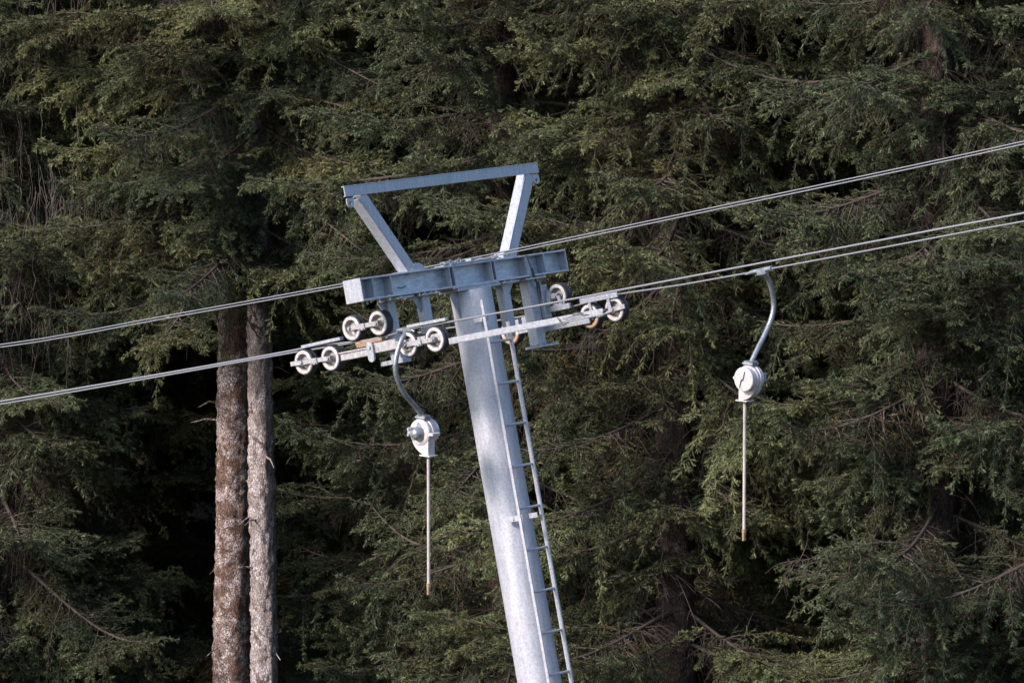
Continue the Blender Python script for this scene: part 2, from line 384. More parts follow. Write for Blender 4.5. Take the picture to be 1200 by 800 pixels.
# ladder
lx0, lx1, ly = -.182, .080, -.262
mb = MB(); mb2 = MB()
mb.box((lx0, ly, (-.22 - H + .4) / 2), (.006, .014, (H - .4 - .22) / 2), bev=.002)
ladder = mb.build('ladder', 'rail', tower, HL)
MB().box((lx1, ly, (-.42 - H + .4) / 2), (.009, .018, (H - .4 - .42) / 2), bev=.003).build('rail', 'rail', ladder)
z = -3.2 + .33 * 8
zz = []
while z > -H + .45: zz.append(z); z -= .33
for z in zz:
    MB().tube([(lx0 + .01, ly, z), (lx1 - .006, ly, z)], .0105, 8).build('rung', 'rail', ladder)
for z in (-1.95, -3.6, -5.2):
    mb = MB(); mb.box((lx0 + .012, ly + .065, z), (.006, .085, .022), bev=.001); mb.bolt((lx0 + .008, ly + .075, z), (-1, 0, 0), .011, .012)
    mb.build('ladder_bracket', 'rail', ladder); MB().box((lx1 - .05, ly + .05, z), (.005, .05, .02)).build('ladder_bracket', 'frame', ladder)

# hanging columns of the two wheel sets
def column(x, z1, w, foot=False, y=0, name='hanger_column', m='frame', gus=-1):
    mb = MB(); mb.box((x, y, (-BH - .02 + z1) / 2), (w, w, (-BH - .02 - z1) / 2), bev=.004)
    o = mb.build(name, m, tower, HL)
    g = MB(); g.box((x, 0, -BH - .022), (w * 2.3, FW + .02, .006), bev=.001)
    g.prism([(x + gus * w, -BH - .03), (x + gus * (w + .085), -BH - .03), (x + gus * w, -.24)], y - .006, y + .006, 'y')
    g.build('column_gusset', 'frame', o)
    if foot:
        f = MB(); f.box((x + .02, y - .02, z1 - .012), (w + .055, w + .045, .010), bev=.002); f.build('foot_plate', 'galv', o)
    return o
column(-.862, -.60, .040, y=.088); column(-.565, -.41, .040)
column(.375, -.50, .040, gus=1); column(.680, -.635, .048, foot=True, gus=1)

# wheels
def wheel(x, y, z, rim='rim', face=-1, r=.104):
    """wheel with its axle along local x; face = side of the dish"""
    mb = MB(); T = .036
    mb.lathe([(face * T, r - .012), (face * (T + .003), r - .016), (face * (T + .003), .068), (face * (T - .004), .064)], 44, caps=False)
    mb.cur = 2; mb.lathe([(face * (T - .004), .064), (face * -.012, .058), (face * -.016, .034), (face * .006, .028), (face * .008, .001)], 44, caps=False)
    mb.cur = 0; mb.lathe([(-face * T, r - .012), (-face * (T + .003), r - .018), (-face * T, .066), (-face * .008, .055), (-face * .004, .03), (-face * .02, .028), (-face * .02, .001)], 44, caps=False)
    mb.lathe([(-T, r - .012), (-.02, r - .014), (.02, r - .014), (T, r - .012)], 44, caps=False)
    mb.cur = 1
    for k in range(10):
        a = k * math.pi / 5; mb.bolt((face * (T + .0015), .079 * math.cos(a), .079 * math.sin(a)), (face, 0, 0), .0032, .003)
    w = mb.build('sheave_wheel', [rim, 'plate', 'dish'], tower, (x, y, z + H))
    t = MB(); t.lathe([(-T + .001, r - .0125), (-T + .001, r - .004), (-.020, r), (-.010, r - .004), (0, r - .006), (.010, r - .004), (.020, r), (T - .001, r - .004), (T - .001, r - .0125)], 44, smooth=True, closed=True)
    t.build('tyre', 'rubber', w)
    h = MB(); h.tube([(face * .0, 0, 0), (face * .060, 0, 0)], .022, 18); h.bolt((face * .060, 0, 0), (face, 0, 0), .011, .008)
    h.build('hub', 'arm', w); return w
NX, FX = -.95, .85
near = [(.985, -.455), (.69, -.464), (.41, -.267), (.12, -.267), (-.15, -.473), (-.44, -.475)]
far = [(.40, -.49), (.10, -.275), (-.165, -.275), (-.465, -.482), (-.735, -.466)]
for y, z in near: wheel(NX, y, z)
for y, z in far: wheel(FX, y, z, 'rim_orange_lit' if y in (.40, -.465) else 'rim')
def link(name, x, a, b, m='plate', w=.036, e0=.0, e1=.0, th=.006):
    """flat bar joining two wheel axles, with a pivot lug in the middle"""
    a = Vector((x, *a)); b = Vector((x, *b)); d = (b - a).normalized()
    mb = MB(); mb.bar(a - d * e0, b + d * e1, th * 2, w, up=(1, 0, 0), bev=.002)
    mid = (a + b) / 2; up = Vector((0, -d.z, d.y))
    mb.box(mid + up * .006 + Vector((-.008, 0, 0)), (.014, .030, .026), bev=.004)
    for p in (a, b, mid): mb.bolt(p + Vector((-th, 0, 0)), (-1, 0, 0), .012, .012)
    for s in (-.018, .018): mb.bolt(mid + d * s + up * .02 + Vector((-.02, 0, 0)), (-1, 0, 0), .006, .012)
    return mb.build(name, m, tower, HL)
link('wheel_link', NX - .054, near[0], near[1], e0=.12, e1=.02)
link('wheel_link', NX - .054, near[2], near[3], e0=.02, e1=.02)
link('wheel_link', NX - .054, near[4], near[5], e0=.02, e1=.02)
link('wheel_link', FX - .054, far[3], far[4], e0=.02, e1=.13)
link('wheel_link', FX - .054, far[1], far[2], e0=.02, e1=.02)
# near main bar, pivot plate, rusty bracket
mb = MB(); mb.box((NX + .005, .455, -.468), (.028, .185, .034), bev=.004); mb.box((NX + .003, .455, -.440), (.036, .18, .006)); mb.build('balance_beam', 'plate', tower, HL)
mb = MB(); mb.box((NX + .005, .13, -.452), (.028, .15, .040), bev=.004); mb.box((NX + .005, -.26, -.462), (.025, .26, .030), bev=.003); mb.build('balance_beam', 'plate', tower, HL)
pl = [( .035 * math.cos(a) * .95, .035 * math.sin(a) + (.045 if math.sin(a) > 0 else -.045)) for a in np.linspace(0, 2 * math.pi, 24, endpoint=False)]
mb = MB(); mb.prism([(.245 + p[0], -.475 + p[1]) for p in pl], NX - .045, NX - .028); mb.bolt((NX - .045, .245, -.44), (-1, 0, 0), .014, .012)
mb.build('pivot_plate', 'frame', tower, HL)
mb = MB(); mb.box((NX - .005, .26, -.394), (.024, .145, .014), bev=.002); mb.box((NX - .012, .33, -.412), (.02, .06, .012)); mb.build('rope_guide', 'rust', tower, HL)
mb = MB(); mb.box((-.88, .10, -.585), (.05, .12, .018), bev=.003); mb.box((-.885, .06, -.54), (.03, .05, .03)); mb.build('column_foot', 'galv', tower, HL)
# guard strips above the ropes
mb = MB(); mb.box((NX - .004, .775, -.331), (.024, .215, .013), Matrix.Rotation(R(-1.0), 3, 'X'), bev=.003); mb.build('rope_guard', 'frame', tower, HL)
mb = MB(); mb.box((NX - .004, -.37, -.338), (.022, .205, .012), bev=.003); mb.build('rope_guard', 'frame', tower, HL)
mb = MB(); mb.box((FX - .052, -.61, -.352), (.005, .200, .025), bev=.002)
for y in (-.50, -.70): mb.bar((FX - .05, y, -.36), (FX - .05, y - .01, -.47), .008, .028, bev=.001)
mb.build('rope_guard', 'frame', tower, HL)
# long angle bar running from the near set past the pylon
mb = MB(); mb.box((NX + .01, -1.345, -.508), (.004, .80, .023), bev=.001); mb.box((NX + .03, -1.345, -.532), (.020, .80, .004), bev=.001)
lb = mb.build('outrigger_bar', 'frame', tower, HL)
mb = MB(); mb.tube([(NX + .03, -2.10, -.525), (NX - .0, -2.19, -.50)], .012, 8); mb.tube([(NX - .01, -1.7, -.49), (NX - .02, -1.75, -.555), (NX, -1.79, -.54)], .005, 6)
mb.tube([(NX - .01, -1.95, -.49), (NX - .02, -1.90, -.48), (NX - .01, -1.84, -.485)], .005, 6); mb.tube([(NX + .03, -2.10, -.525), (NX - .02, -1.9, -.50), (NX - .01, -1.75, -.51)], .003, 5); mb.build('safety_switch', 'dark', lb)
# far main bars, box and bracket
mb = MB(); mb.box((FX - .02, -.08, -.49), (.018, .42, .026), bev=.003); mb.build('balance_beam', 'frame', tower, HL)
mb = MB(); mb.box((FX - .06, -.225, -.515), (.008, .26, .022), bev=.002); mb.build('balance_beam', 'frame', tower, HL)
mb = MB(); mb.box((.775, -.045, -.30), (.038, .036, .135), bev=.004); mb.bolt((.76, -.06, -.165), (0, 0, 1), .006, .05); mb.bolt((.79, -.03, -.165), (0, 0, 1), .006, .04)
mb.prism([(-.045, -.20), (-.10, -.215), (-.125, -.25), (-.125, -.31), (-.10, -.345), (-.045, -.35)], .775, .800); mb.build('tension_box', 'galv', tower, HL)
mb = MB(); mb.box((.80, -.17, -.37), (.012, .13, .022), bev=.002); mb.bar((.79, -.20, -.275), (.80, -.21, -.37), .012, .03, bev=.001); mb.bar((.79, -.10, -.262), (.80, -.185, -.275), .012, .04, bev=.001); mb.build('wheel_bracket', 'frame', tower, HL)
mb = MB(); mb.box((FX - .06, .30, -.43), (.02, .05, .03), bev=.003); mb.box((FX - .06, .18, -.42), (.02, .035, .03), bev=.003); mb.build('wheel_bracket', 'frame', tower, HL)
mb = MB(); mb.box((-.15, -.195, -.37), (.025, .06, .02), bev=.003); mb.bolt((-.175, -.23, -.37), (-1, 0, 0), .009, .01); mb.build('pylon_bracket', 'frame', tower, HL)

# ------------------------------------------------------------------ ropes
def rope(name, X, pts, r, label, cat, extra_up, extra_dn):
    P = [(X, y, z) for y, z in pts]
    P = [extra_dn] + P + [extra_up]; W = [L2W(p) for p in P]
    # resample with Catmull-Rom
    out = []
    for i in range(len(W) - 1):
        p0, p1, p2, p3 = W[max(i - 1, 0)], W[i], W[i + 1], W[min(i + 2, len(W) - 1)]
        k = max(2, int((p2 - p1).length / .5)); 
        for j in range(k):
            t = j / k; d1 = (p2 - p0) * (1 / max((p1 - p0).length + (p2 - p1).length, 1e-6)) * (p2 - p1).length; d2 = (p3 - p1) * (1 / max((p2 - p1).length + (p3 - p2).length, 1e-6)) * (p2 - p1).length
            h1 = 2 * t**3 - 3 * t**2 + 1; h2 = t**3 - 2 * t**2 + t; h3 = -2 * t**3 + 3 * t**2; h4 = t**3 - t**2
            out.append(p1 * h1 + d1 * h2 + p2 * h3 + d2 * h4)
    out.append(W[-1]); n = 8; vs = []; fs = []; L = 0; uvv = []
    mb = MB(); mb.tube([p - out[0] for p in out], r, n)
    o = mb.build(name, 'rope'); o.location = out[0]
    me = o.data; uvl = me.uv_layers.new(name='UVMap'); cum = [0]
    for a, b in zip(out, out[1:]): cum.append(cum[-1] + (b - a).length)
    for li, lp in enumerate(me.loops):
        vi = lp.vertex_index; i = min(vi // n, len(cum) - 1); uvl.data[li].uv = (cum[i] * 26, (vi % n) / n * 1.0)
    return tag(o, label, cat)
def far_dn(X, y, z, yy=70, s=.045): return (X, yy, z + (yy - y) * s)
n1 = [(8.5, -.185), (4.54, -.291), (2.08, -.335), (1.09, -.346), (.955, -.3445), (.69, -.3535), (.41, -.376), (.12, -.378), (-.15, -.363), (-.45, -.363), (-1.5, -.372), (-2.64, -.377), (-5.45, -.389), (-6.2, -.393)]
rope('haul_rope', NX, n1, .0080, 'lower haul rope carried by the near left wheels and crossing in front of the pylon', 'steel rope', (NX, -30, -.3), (NX, 75, 4.0))
n2 = [(8.5, -.205), (6.49, -.26), (3.89, -.298), (2.84, -.311), (.40, -.379), (.10, -.386), (-.165, -.385), (-.465, -.371), (-.735, -.356), (-.95, -.36), (-1.45, -.378), (-3, -.392), (-4.44, -.398), (-4.81, -.403)]
rope('haul_rope', FX, n2, .0074, 'haul rope on the far wheels, passing behind the pylon and carrying the right-hand hanger', 'steel rope', (FX, -30, -.3), (FX, 75, 4.0))
for dx, dz, lab in ((.10, .0, 'higher of the two thin cables lying over the top of the crossarm'), (.06, -.0225, 'lower of the two thin cables lying over the top of the crossarm')):
    nz = [(5.55, .238), (3.45, .19), (1.46, .155), (.35, .148), (-.05, .146), (-.49, .146), (-1.85, .150), (-2.2, .151), (-5.5, .166)]
    rope('signal_cable', dx, [(y, z + dz - .020) for y, z in nz], .0052, lab, 'cable', (dx, -30, .45 + dz), (dx, 75, 4.4 + dz))

# ------------------------------------------------------------------ drag hangers
def hanger(loc, rz, tilt, cx=.135):
    """origin on the rope; local x across the rope, y along it, z up"""
    rt = empty('drag_hanger', loc, 'x', 'lift hanger', 'drag hangers clamped to the haul ropes'); rt.rotation_euler = (0, 0, rz)
    mb = MB(); mb.tube([(0, -.10, .012), (0, .10, .012)], [.017, .022], 12); mb.box((0, 0, 0), (.020, .045, .026), bev=.006); mb.tube([(0, -.17, .005), (0, -.10, .012)], [.008, .016], 10)
    mb.tube([(-.014, -.05, 0), (-.014, -.08, -.02)], .008, 8)
    cl = mb.build('rope_clamp', 'arm', rt); cl.rotation_euler = (tilt, 0, 0)
    P = [(-.005, 0, -.01), (-.06, 0, -.05), (-.11, 0, -.13), (-.142, 0, -.23), (-.142, 0, -.31), (-.11, 0, -.39), (-.04, 0, -.49), (.055 + (cx - .135) * .6, 0, -.60), (cx - .01, 0, -.69)]
    pts = []
    for i in range(len(P) - 1):
        p0, p1, p2, p3 = [Vector(P[min(max(i + k, 0), len(P) - 1)]) for k in (-1, 0, 1, 2)]
        for j in range(5):
            t = j / 5; pts.append(.5 * ((2 * p1) + (p2 - p0) * t + (2 * p0 - 5 * p1 + 4 * p2 - p3) * t * t + (3 * p1 - p0 - 3 * p2 + p3) * t**3))
    pts.append(Vector(P[-1]))
    MB().tube(pts, .020, 14).build('arm', 'arm', rt)
    c = Vector((cx, 0, -.815))
    mb = MB()
    mb.box(c + Vector((0, 0, .108)), (.036, .045, .028), bev=.006)
    for s in (-1, 1): mb.tube([c + Vector((s * .030, s * .0 - .05, .115)), c + Vector((s * .030, s * .0 + .05, .115))], .011, 8)
    mb.build('arm_bracket', 'arm', rt)
    mb = MB(); Rr = .104                                     # main drum housing
    mb.lathe([(-.052, .06), (-.052, Rr - .018), (-.044, Rr - .004), (-.036, Rr), (-.005, Rr), (-.003, Rr + .006), (.004, Rr + .006), (.006, Rr), (.030, Rr), (.040, Rr - .006), (.046, Rr - .02), (.046, .06)], 44, c=c, smooth=False)
    mb.box(c + Vector((.0, -.085, -.005)), (.045, .055, .012), bev=.004); mb.box(c + Vector((.03, .0, .0)), (.02, .09, .015), bev=.003)
    hs = mb.build('reel_housing', 'white', rt)
    # skirt: straight edge on the rod side (-y), quarter curve on the other
    sk = [(-.088, -.02), (-.088, -.175)] + [(-.088 + .175 * math.sin(a) * 1.0, -.175 + .15 * (1 - math.cos(a))) for a in np.linspace(.15, math.pi / 2, 14)] + [(.092, -.01)]
    mb = MB(); mb.prism([(c.y + p[0], c.z + p[1]) for p in sk], c.x - .040, c.x + .036); mb.box((c.x, c.y - .055, c.z - .177), (.050, .055, .005), bev=.002)
    mb.build('rod_guide', 'white', hs)
    # spring hub on the -x face
    mb = MB(); mb.lathe([(-.052, .062), (-.085, .050), (-.105, .040), (-.115, .030), (-.118, .001)], 28, c=c + Vector((0, 0, -.005)), smooth=True)
    mb.build('spring_hub', 'arm', hs)
    mb = MB(); mb.prism([(c.y - .028, c.z + .045), (c.y + .028, c.z + .045), (c.y, c.z + .085)], c.x - .062, c.x - .052)
    mb.box(c + Vector((-.078, .060, .005)), (.022, .020, .036), bev=.006)
    for dz in (-.02, .025): mb.tube([c + Vector((-.09, .060, dz + .004)), c + Vector((-.112, .060, dz + .004))], .010, 10)
    mb.build('spring_lock', 'galv', hs)
    # flat cap on the +x face, with a dark zigzag slot
    mb = MB(); mb.lathe([(.046, .092), (.092, .094), (.097, .088), (.097, .001)], 40, c=c + Vector((0, .006, .002))); mb.build('reel_cap', 'white', hs)
    zz = [(-.010, .072), (-.002, .072), (.010, .012), (.034, .004), (.030, -.006), (.040, -.070), (.032, -.070), (.012, -.012), (-.014, .004)]
    zz = [(-.024 + .0, .062), (-.016, .064), (.002, .006), (.020, -.004), (.036, -.066), (.028, -.068), (.010, -.014), (-.008, -.004)]
    mb = MB(); mb.prism([(c.y - p[0] + .002, c.z + p[1]) for p in zz], c.x + .0962, c.x + .0995); mb.build('cap_slot', 'dark', hs)
    yr = c.y - .055
    mb = MB(); mb.tube([(c.x, yr, c.z - .16), (c.x, yr, -2.02)], .0128, 12); rd = mb.build('tow_rod', 'rod', rt)
    mb = MB(); mb.tube([(c.x, yr, -2.0), (c.x, yr, -2.03)], .018, 12); mb.box((c.x, yr, -2.06), (.016, .010, .034), bev=.006)
    mb.build('rod_end', 'fit', rd)
    mb = MB(); mb.tube([(c.x, yr - .0145, -2.055), (c.x, yr + .0145, -2.055)], .008, 10); mb.build('pin_hole', 'dark', rd)
    return rt
h1 = hanger(L2W((NX, -.149, -.366)), AL, -TH, .172)
h1['label'] = 'drag hanger on the near rope below the wheels, reel showing its round dark hub'
h2 = hanger(L2W((FX, -2.258, -.398)), AL + math.pi, TH, .135)
h2['label'] = 'drag hanger alone on the far rope, flat reel cap with a dark slot'

# ------------------------------------------------------------------ spruces
rs = np.random.RandomState(11)
def nrm(v): return v / np.maximum(np.linalg.norm(v, axis=-1, keepdims=True), 1e-9)
class Buf:
    """triangles with a tint per vertex and a material index per face"""
    def __init__(s): s.v = []; s.f = []; s.t = []; s.m = []; s.n = 0
    def add(s, v, f, t, m):
        s.v.append(v.astype(np.float32)); s.f.append((f + s.n).astype(np.int32)); s.t.append(t.astype(np.float32)); s.m.append(np.full(len(f), m, np.int8)); s.n += len(v)
    def pack(s): return [np.concatenate(k) for k in (s.v, s.f, s.t, s.m)]
def shoots(buf, P, D, L, tint, k=9, cross=True):
    """needle covered shoots: two crossed narrow blades and loose needles"""
    n = len(P)
    if n == 0: return
    D = nrm(D); a = nrm(np.cross(D, rs.normal(size=(n, 3)) * .4 + [0, 0, 1.])); b = np.cross(D, a)
    L = L[:, None]; w = np.minimum(.0058 + .003 * rs.rand(n, 1), .13 * L)
    sag = np.array([0, 0, -1.]) * L * (.02 + .10 * rs.rand(n, 1))
    for ax, s in ((a, 1.0), (b, .75)) if cross else ((nrm(a + b * rs.normal(0, .6, (n, 1))), 1.0),):
        v = np.stack([P, P + D * L * .45 + ax * w * s + sag * .2, P + D * L * 1.02 + sag, P + D * L * .45 - ax * w * s + sag * .2], 1).reshape(-1, 3)
        i = np.arange(n)[:, None] * 4; f = np.concatenate([i + [0, 1, 2], i + [0, 2, 3]])
        t = np.repeat(tint, 4).reshape(n, 4).copy(); t[:, 2] += .12; buf.add(v, f, t.ravel(), 0)
    u = rs.rand(n, k) * .95 + .03; ang = rs.rand(n, k) * 2 * math.pi
    rad = np.cos(ang)[..., None] * a[:, None] + np.sin(ang)[..., None] * b[:, None]
    base = P[:, None] + D[:, None] * (L * u)[..., None] + sag[:, None] * (u ** 2)[..., None]
    nd = nrm(D[:, None] * .65 + rad * .9); ln = (.015 + .008 * rs.rand(n, k))[..., None]
    sd_ = nrm(np.cross(nd, rad)) * .0040
    v = np.stack([base - sd_, base + sd_, base + nd * ln], 2).reshape(-1, 3)
    f = np.arange(n * k * 3).reshape(-1, 3)
    t = np.repeat(tint + rs.normal(size=n) * .02, k * 3); buf.add(v, f, t, 0)
def tubes(buf, pts, rad, m=1, sides=3):
    """pts (n,k,3) polylines, rad (n,k)"""
    n, k, _ = pts.shape
    if n == 0: return
    t = nrm(np.gradient(pts, axis=1)); up = np.where(np.abs(t[..., 2:3]) < .9, np.array([0, 0, 1.]), np.array([1., 0, 0]))
    x = nrm(np.cross(t, up)); y = np.cross(t, x); a = np.arange(sides) * 2 * math.pi / sides
    v = pts[:, :, None] + (x[:, :, None] * np.cos(a)[:, None] + y[:, :, None] * np.sin(a)[:, None]) * rad[:, :, None, None]
    v = v.reshape(-1, 3); i = (np.arange(n)[:, None, None] * k + np.arange(k - 1)[None, :, None]) * sides; s0 = np.arange(sides)[None, None]; s1 = (s0 + 1) % sides
    A, B, C, D = (i + s0), (i + s1), (i + sides + s1), (i + sides + s0)
    f = np.concatenate([np.stack([A, B, C], -1).reshape(-1, 3), np.stack([A, C, D], -1).reshape(-1, 3)])
    buf.add(v, f, np.zeros(len(v)), m)
def axis_pts(Lm, droop, lift, k=24, wob=.05):
    t = np.linspace(0, 1, k); ph = rs.rand(2) * 6
    return np.stack([Lm * t * (1 - .05 * droop), Lm * wob * (np.sin(3 * t + ph[0]) - math.sin(ph[0])), Lm * (-droop * t ** 1.1 + lift * t ** 3) + Lm * wob * .4 * (np.sin(5 * t + ph[1]) - math.sin(ph[1]))], -1)
def samp(P, t):
    k = len(P) - 1; q = np.clip(t * k, 0, k - 1e-6); i = q.astype(int); fr = (q - i)[:, None]
    return P[i] * (1 - fr) + P[i + 1] * fr, nrm(P[i + 1] - P[i])
def limb(Lm, bare=.28, dens=1.0, hang=.5, k=5, dead=False):
    """one spruce bough along +x"""
    b = Buf(); A = axis_pts(Lm, .22 + .2 * rs.rand(), .14 + .16 * rs.rand())
    tr = np.linspace(0, 1, len(A)); tubes(b, A[None], ((.005 + .006 * Lm) * (1 - tr) ** .8 + .003)[None], 1, 5)
    ns = int(Lm * (1 - bare) / .056 * dens); t = bare + (1 - bare) * (np.arange(ns) + rs.rand(ns) * .9) / ns; t = np.clip(t, 0, .99)
    if dead: ns = ns // 2; t = t[::2][:ns]; ns = len(t)
    P, T = samp(A, t); side = np.where(np.arange(ns) % 2, 1, -1)[:, None]; S = np.cross(T, [0, 0, 1.]) * side
    ang = rs.uniform(.6, 1.2, ns)[:, None]
    D = nrm(T * np.cos(ang) + S * np.sin(ang) + np.array([0, 0, 1]) * rs.normal(0, .22, ns)[:, None])
    l = np.clip((1 - t) * Lm * .55 + .14, .1, .70) * rs.uniform(.5, 1.25, ns)
    h = rs.uniform(.0, .8, ns) * hang * (1.5 - t); pend = rs.rand(ns) < .30 * (1.3 - t); h = np.where(pend, h + .7, h) 
    kk = 7; u = np.linspace(0, 1, kk)
    Q = P[:, None] + D[:, None] * (l[:, None] * (u - .25 * h[:, None].clip(0, 1.2) * u ** 2))[..., None] + np.array([0, 0, -1.]) * (l[:, None] * h[:, None] * u ** 1.7)[..., None]
    Q = Q + rs.normal(0, .012, Q.shape) * u[None, :, None]
    tubes(b, Q, (.0045 + .004 * l[:, None]) * (1 - u) ** .7 + .0015, 1, 3)
    lt = rs.normal(.5, .05)
    if not dead:
        PP = []; DD = []; LL = []; TT = []
        for i in range(ns):
            m = max(4, int(l[i] / .040)); uu = (np.arange(m) + rs.rand(m) * .7) / m; uu = .06 + .94 * uu.clip(0, .985)
            p, tt = samp(Q[i], uu); s = np.where(np.arange(m) % 2, 1, -1)[:, None]
            bn = np.cross(tt, nrm(rs.normal(0, .32, (m, 3)) + [0, 0, 1.])) * s
            d = nrm(tt * .72 + bn * .85 + np.array([0, 0, -.25]) * rs.uniform(-.6, 1.8, m)[:, None])
            ll = (.050 + .110 * (1 - uu) + .030 * rs.rand(m)) * min(1.25, .6 + l[i])
            PP.append(p); DD.append(d); LL.append(ll); TT.append(lt + .26 * (uu - .4) + .20 * (t[i] - .65) + rs.normal(0, .07, m) + (-.14 if pend[i] else 0) + rs.normal(0, .05))
            PP.append(Q[i][-1:]); DD.append(tt[-1:]); LL.append(np.array([.08])); TT.append(np.array([lt + .2]))
            q, tq = samp(Q[i], np.linspace(.1, .95, max(2, int(l[i] / .07)))); PP.append(q); DD.append(tq); LL.append(np.full(len(q), .09)); TT.append(np.full(len(q), lt))
        P_, D_, L_, T_ = map(np.concatenate, (PP, DD, LL, TT)); D_ = nrm(D_)
        QP = []; QD = []; QL = []; QT = []
        for fr in (.28, .50, .72):
            for sgn in (-1, 1):
                ok = (rs.rand(len(P_)) < .56) & (L_ > .055); nn = int(ok.sum())
                bb = nrm(np.cross(D_[ok], nrm(rs.normal(0, .35, (nn, 3)) + [0, 0, 1.]))) * sgn
                QP.append(P_[ok] + D_[ok] * L_[ok, None] * fr - np.array([0, 0, .05]) * L_[ok, None] * fr); QD.append(nrm(D_[ok] * .75 + bb * .75 + np.array([0, 0, -.12]) * rs.uniform(-1, 1.6, nn)[:, None]))
                QL.append(L_[ok] * (1 - fr) * rs.uniform(.55, .85, nn) + .012); QT.append(T_[ok] + .05 + .08 * fr + rs.normal(0, .04, nn))
        tt_ = np.linspace(max(bare, .4), .98, int(Lm / .07)); q, tq = samp(A, tt_); PP.append(q); DD.append(tq + rs.normal(0, .2, tq.shape)); LL.append(np.full(len(q), .1)); TT.append(np.full(len(q), lt + .05))
        PP, DD, LL, TT = map(np.concatenate, (PP, DD, LL, TT))
        # dead brown sprays near the stem
        inner = np.clip((.50 - np.hypot(PP[:, 0], PP[:, 1]) / Lm) * 2.4, 0, 1); keep = rs.rand(len(PP)) > inner * .55
        TT = np.where(rs.rand(len(PP)) < .05 + inner * .3, rs.uniform(.0, .15, len(PP)), TT)
        shoots(b, PP[keep], DD[keep], LL[keep], TT[keep], k + 2)
        QP, QD, QL, QT = map(np.concatenate, (QP, QD, QL, QT))
        inner = np.clip((.50 - np.hypot(QP[:, 0], QP[:, 1]) / Lm) * 2.4, 0, 1); keep = rs.rand(len(QP)) > inner * .55
        QT = np.where(rs.rand(len(QP)) < .04 + inner * .25, rs.uniform(.0, .15, len(QP)), QT)
        shoots(b, QP[keep], QD[keep], QL[keep], QT[keep], 7, False)
    # fine dead twigs
    nt = int(Lm * (28 if dead else 22)); t = rs.uniform(.06, .5 if not dead else .98, nt); P, T = samp(A, t)
    D = nrm(rs.normal(0, 1, (nt, 3)) * [1, 1, .5] + T * .5 + [0, 0, -.5]); l = rs.uniform(.12, .5, nt); u = np.linspace(0, 1, 6)
    curl = rs.normal(0, .22, (nt, 3)) + [0, 0, -.35]
    Q = P[:, None] + D[:, None] * (l[:, None] * u)[..., None] + curl[:, None] * (l[:, None] * u ** 2)[..., None]
    tubes(b, Q, .0042 * (1 - u)[None] + .0012 + 0 * l[:, None], 1, 3)
    j = rs.randint(0, nt, nt * 3); uu = rs.uniform(.2, .9, nt * 3); qi = (uu * 5).astype(int); P2 = Q[j, qi]
    D2 = nrm(rs.normal(0, 1, (nt * 3, 3)) + D[j] + [0, 0, -.4]); l2 = rs.uniform(.04, .2, nt * 3); u = np.linspace(0, 1, 4)
    Q2 = P2[:, None] + D2[:, None] * (l2[:, None] * u)[..., None] + np.array([0, 0, -.3]) * (l2[:, None] * u ** 2)[..., None]
    tubes(b, Q2, .0024 * (1 - u)[None] + .001 + 0 * l2[:, None], 1, 3)
    return b.pack()
LIMBS = {}
for Lm in (.8, 1.3, 1.9, 2.5, 3.1):
    LIMBS[Lm] = [limb(Lm, bare=(.10 if Lm < 1.5 else .22), hang=.35 + .5 * rs.rand(), dens=1.0) for _ in range(3)]
LIMBS['dead'] = [limb(1.8, bare=.15, dead=True) for _ in range(2)]
def pick(L):
    k = min((q for q in LIMBS if q != 'dead'), key=lambda q: abs(q - L)); return LIMBS[k][rs.randint(3)], L / k
def place(buf, tmpl, sc, az, pitch, pos, roll=0., dt=0.):
    v, f, t, m = tmpl; Rm = np.array((Matrix.Rotation(az, 3, 'Z') @ Matrix.Rotation(-pitch, 3, 'Y') @ Matrix.Rotation(roll, 3, 'X')))
    w = (v * sc * (1, 1 if rs.rand() < .5 else -1, 1)) @ Rm.T + pos
    buf.v.append(w.astype(np.float32)); buf.f.append(f + buf.n); buf.t.append(t + dt); buf.m.append(m); buf.n += len(v)
def mesh_from(buf, name):
    v, f, t, m = buf.pack(); me = bpy.data.meshes.new(name)
    me.vertices.add(len(v)); me.vertices.foreach_set('co', v.ravel())
    me.loops.add(len(f) * 3); me.loops.foreach_set('vertex_index', f.ravel().astype(np.int32))
    me.polygons.add(len(f)); me.polygons.foreach_set('loop_start', np.arange(0, len(f) * 3, 3, dtype=np.int32))
    me.polygons.foreach_set('material_index', m.astype(np.int32))
    a = me.attributes.new('tint', 'FLOAT', 'POINT'); a.data.foreach_set('value', t)
    me.materials.append(M['needle']); me.materials.append(M['wood']); me.update(calc_edges=True); return me
def strand(buf, az, L, z, n):
    """thin grey-brown dead twigs and lichen hanging below a bough"""
    t = rs.uniform(.2, .95, n); off = rs.normal(0, .22, n); u = np.linspace(0, 1, 7)
    x = L * t; y = off; P = np.stack([x * math.cos(az) - y * math.sin(az), x * math.sin(az) + y * math.cos(az), z - .26 * x - .02], -1)
    l = rs.uniform(.25, .95, n); w = rs.normal(0, .10, (n, 3)) * [1, 1, 0]; w2 = rs.normal(0, .03, (n, 7, 3)).cumsum(1) * [1, 1, .2]
    Q = P[:, None] + np.array([0, 0, -1.]) * (l[:, None] * u)[..., None] + w[:, None] * u[None, :, None] + w2 * .5
    tubes(buf, Q, 0.0024 * (1 - u * .5)[None] + 0 * l[:, None], 0, 3)
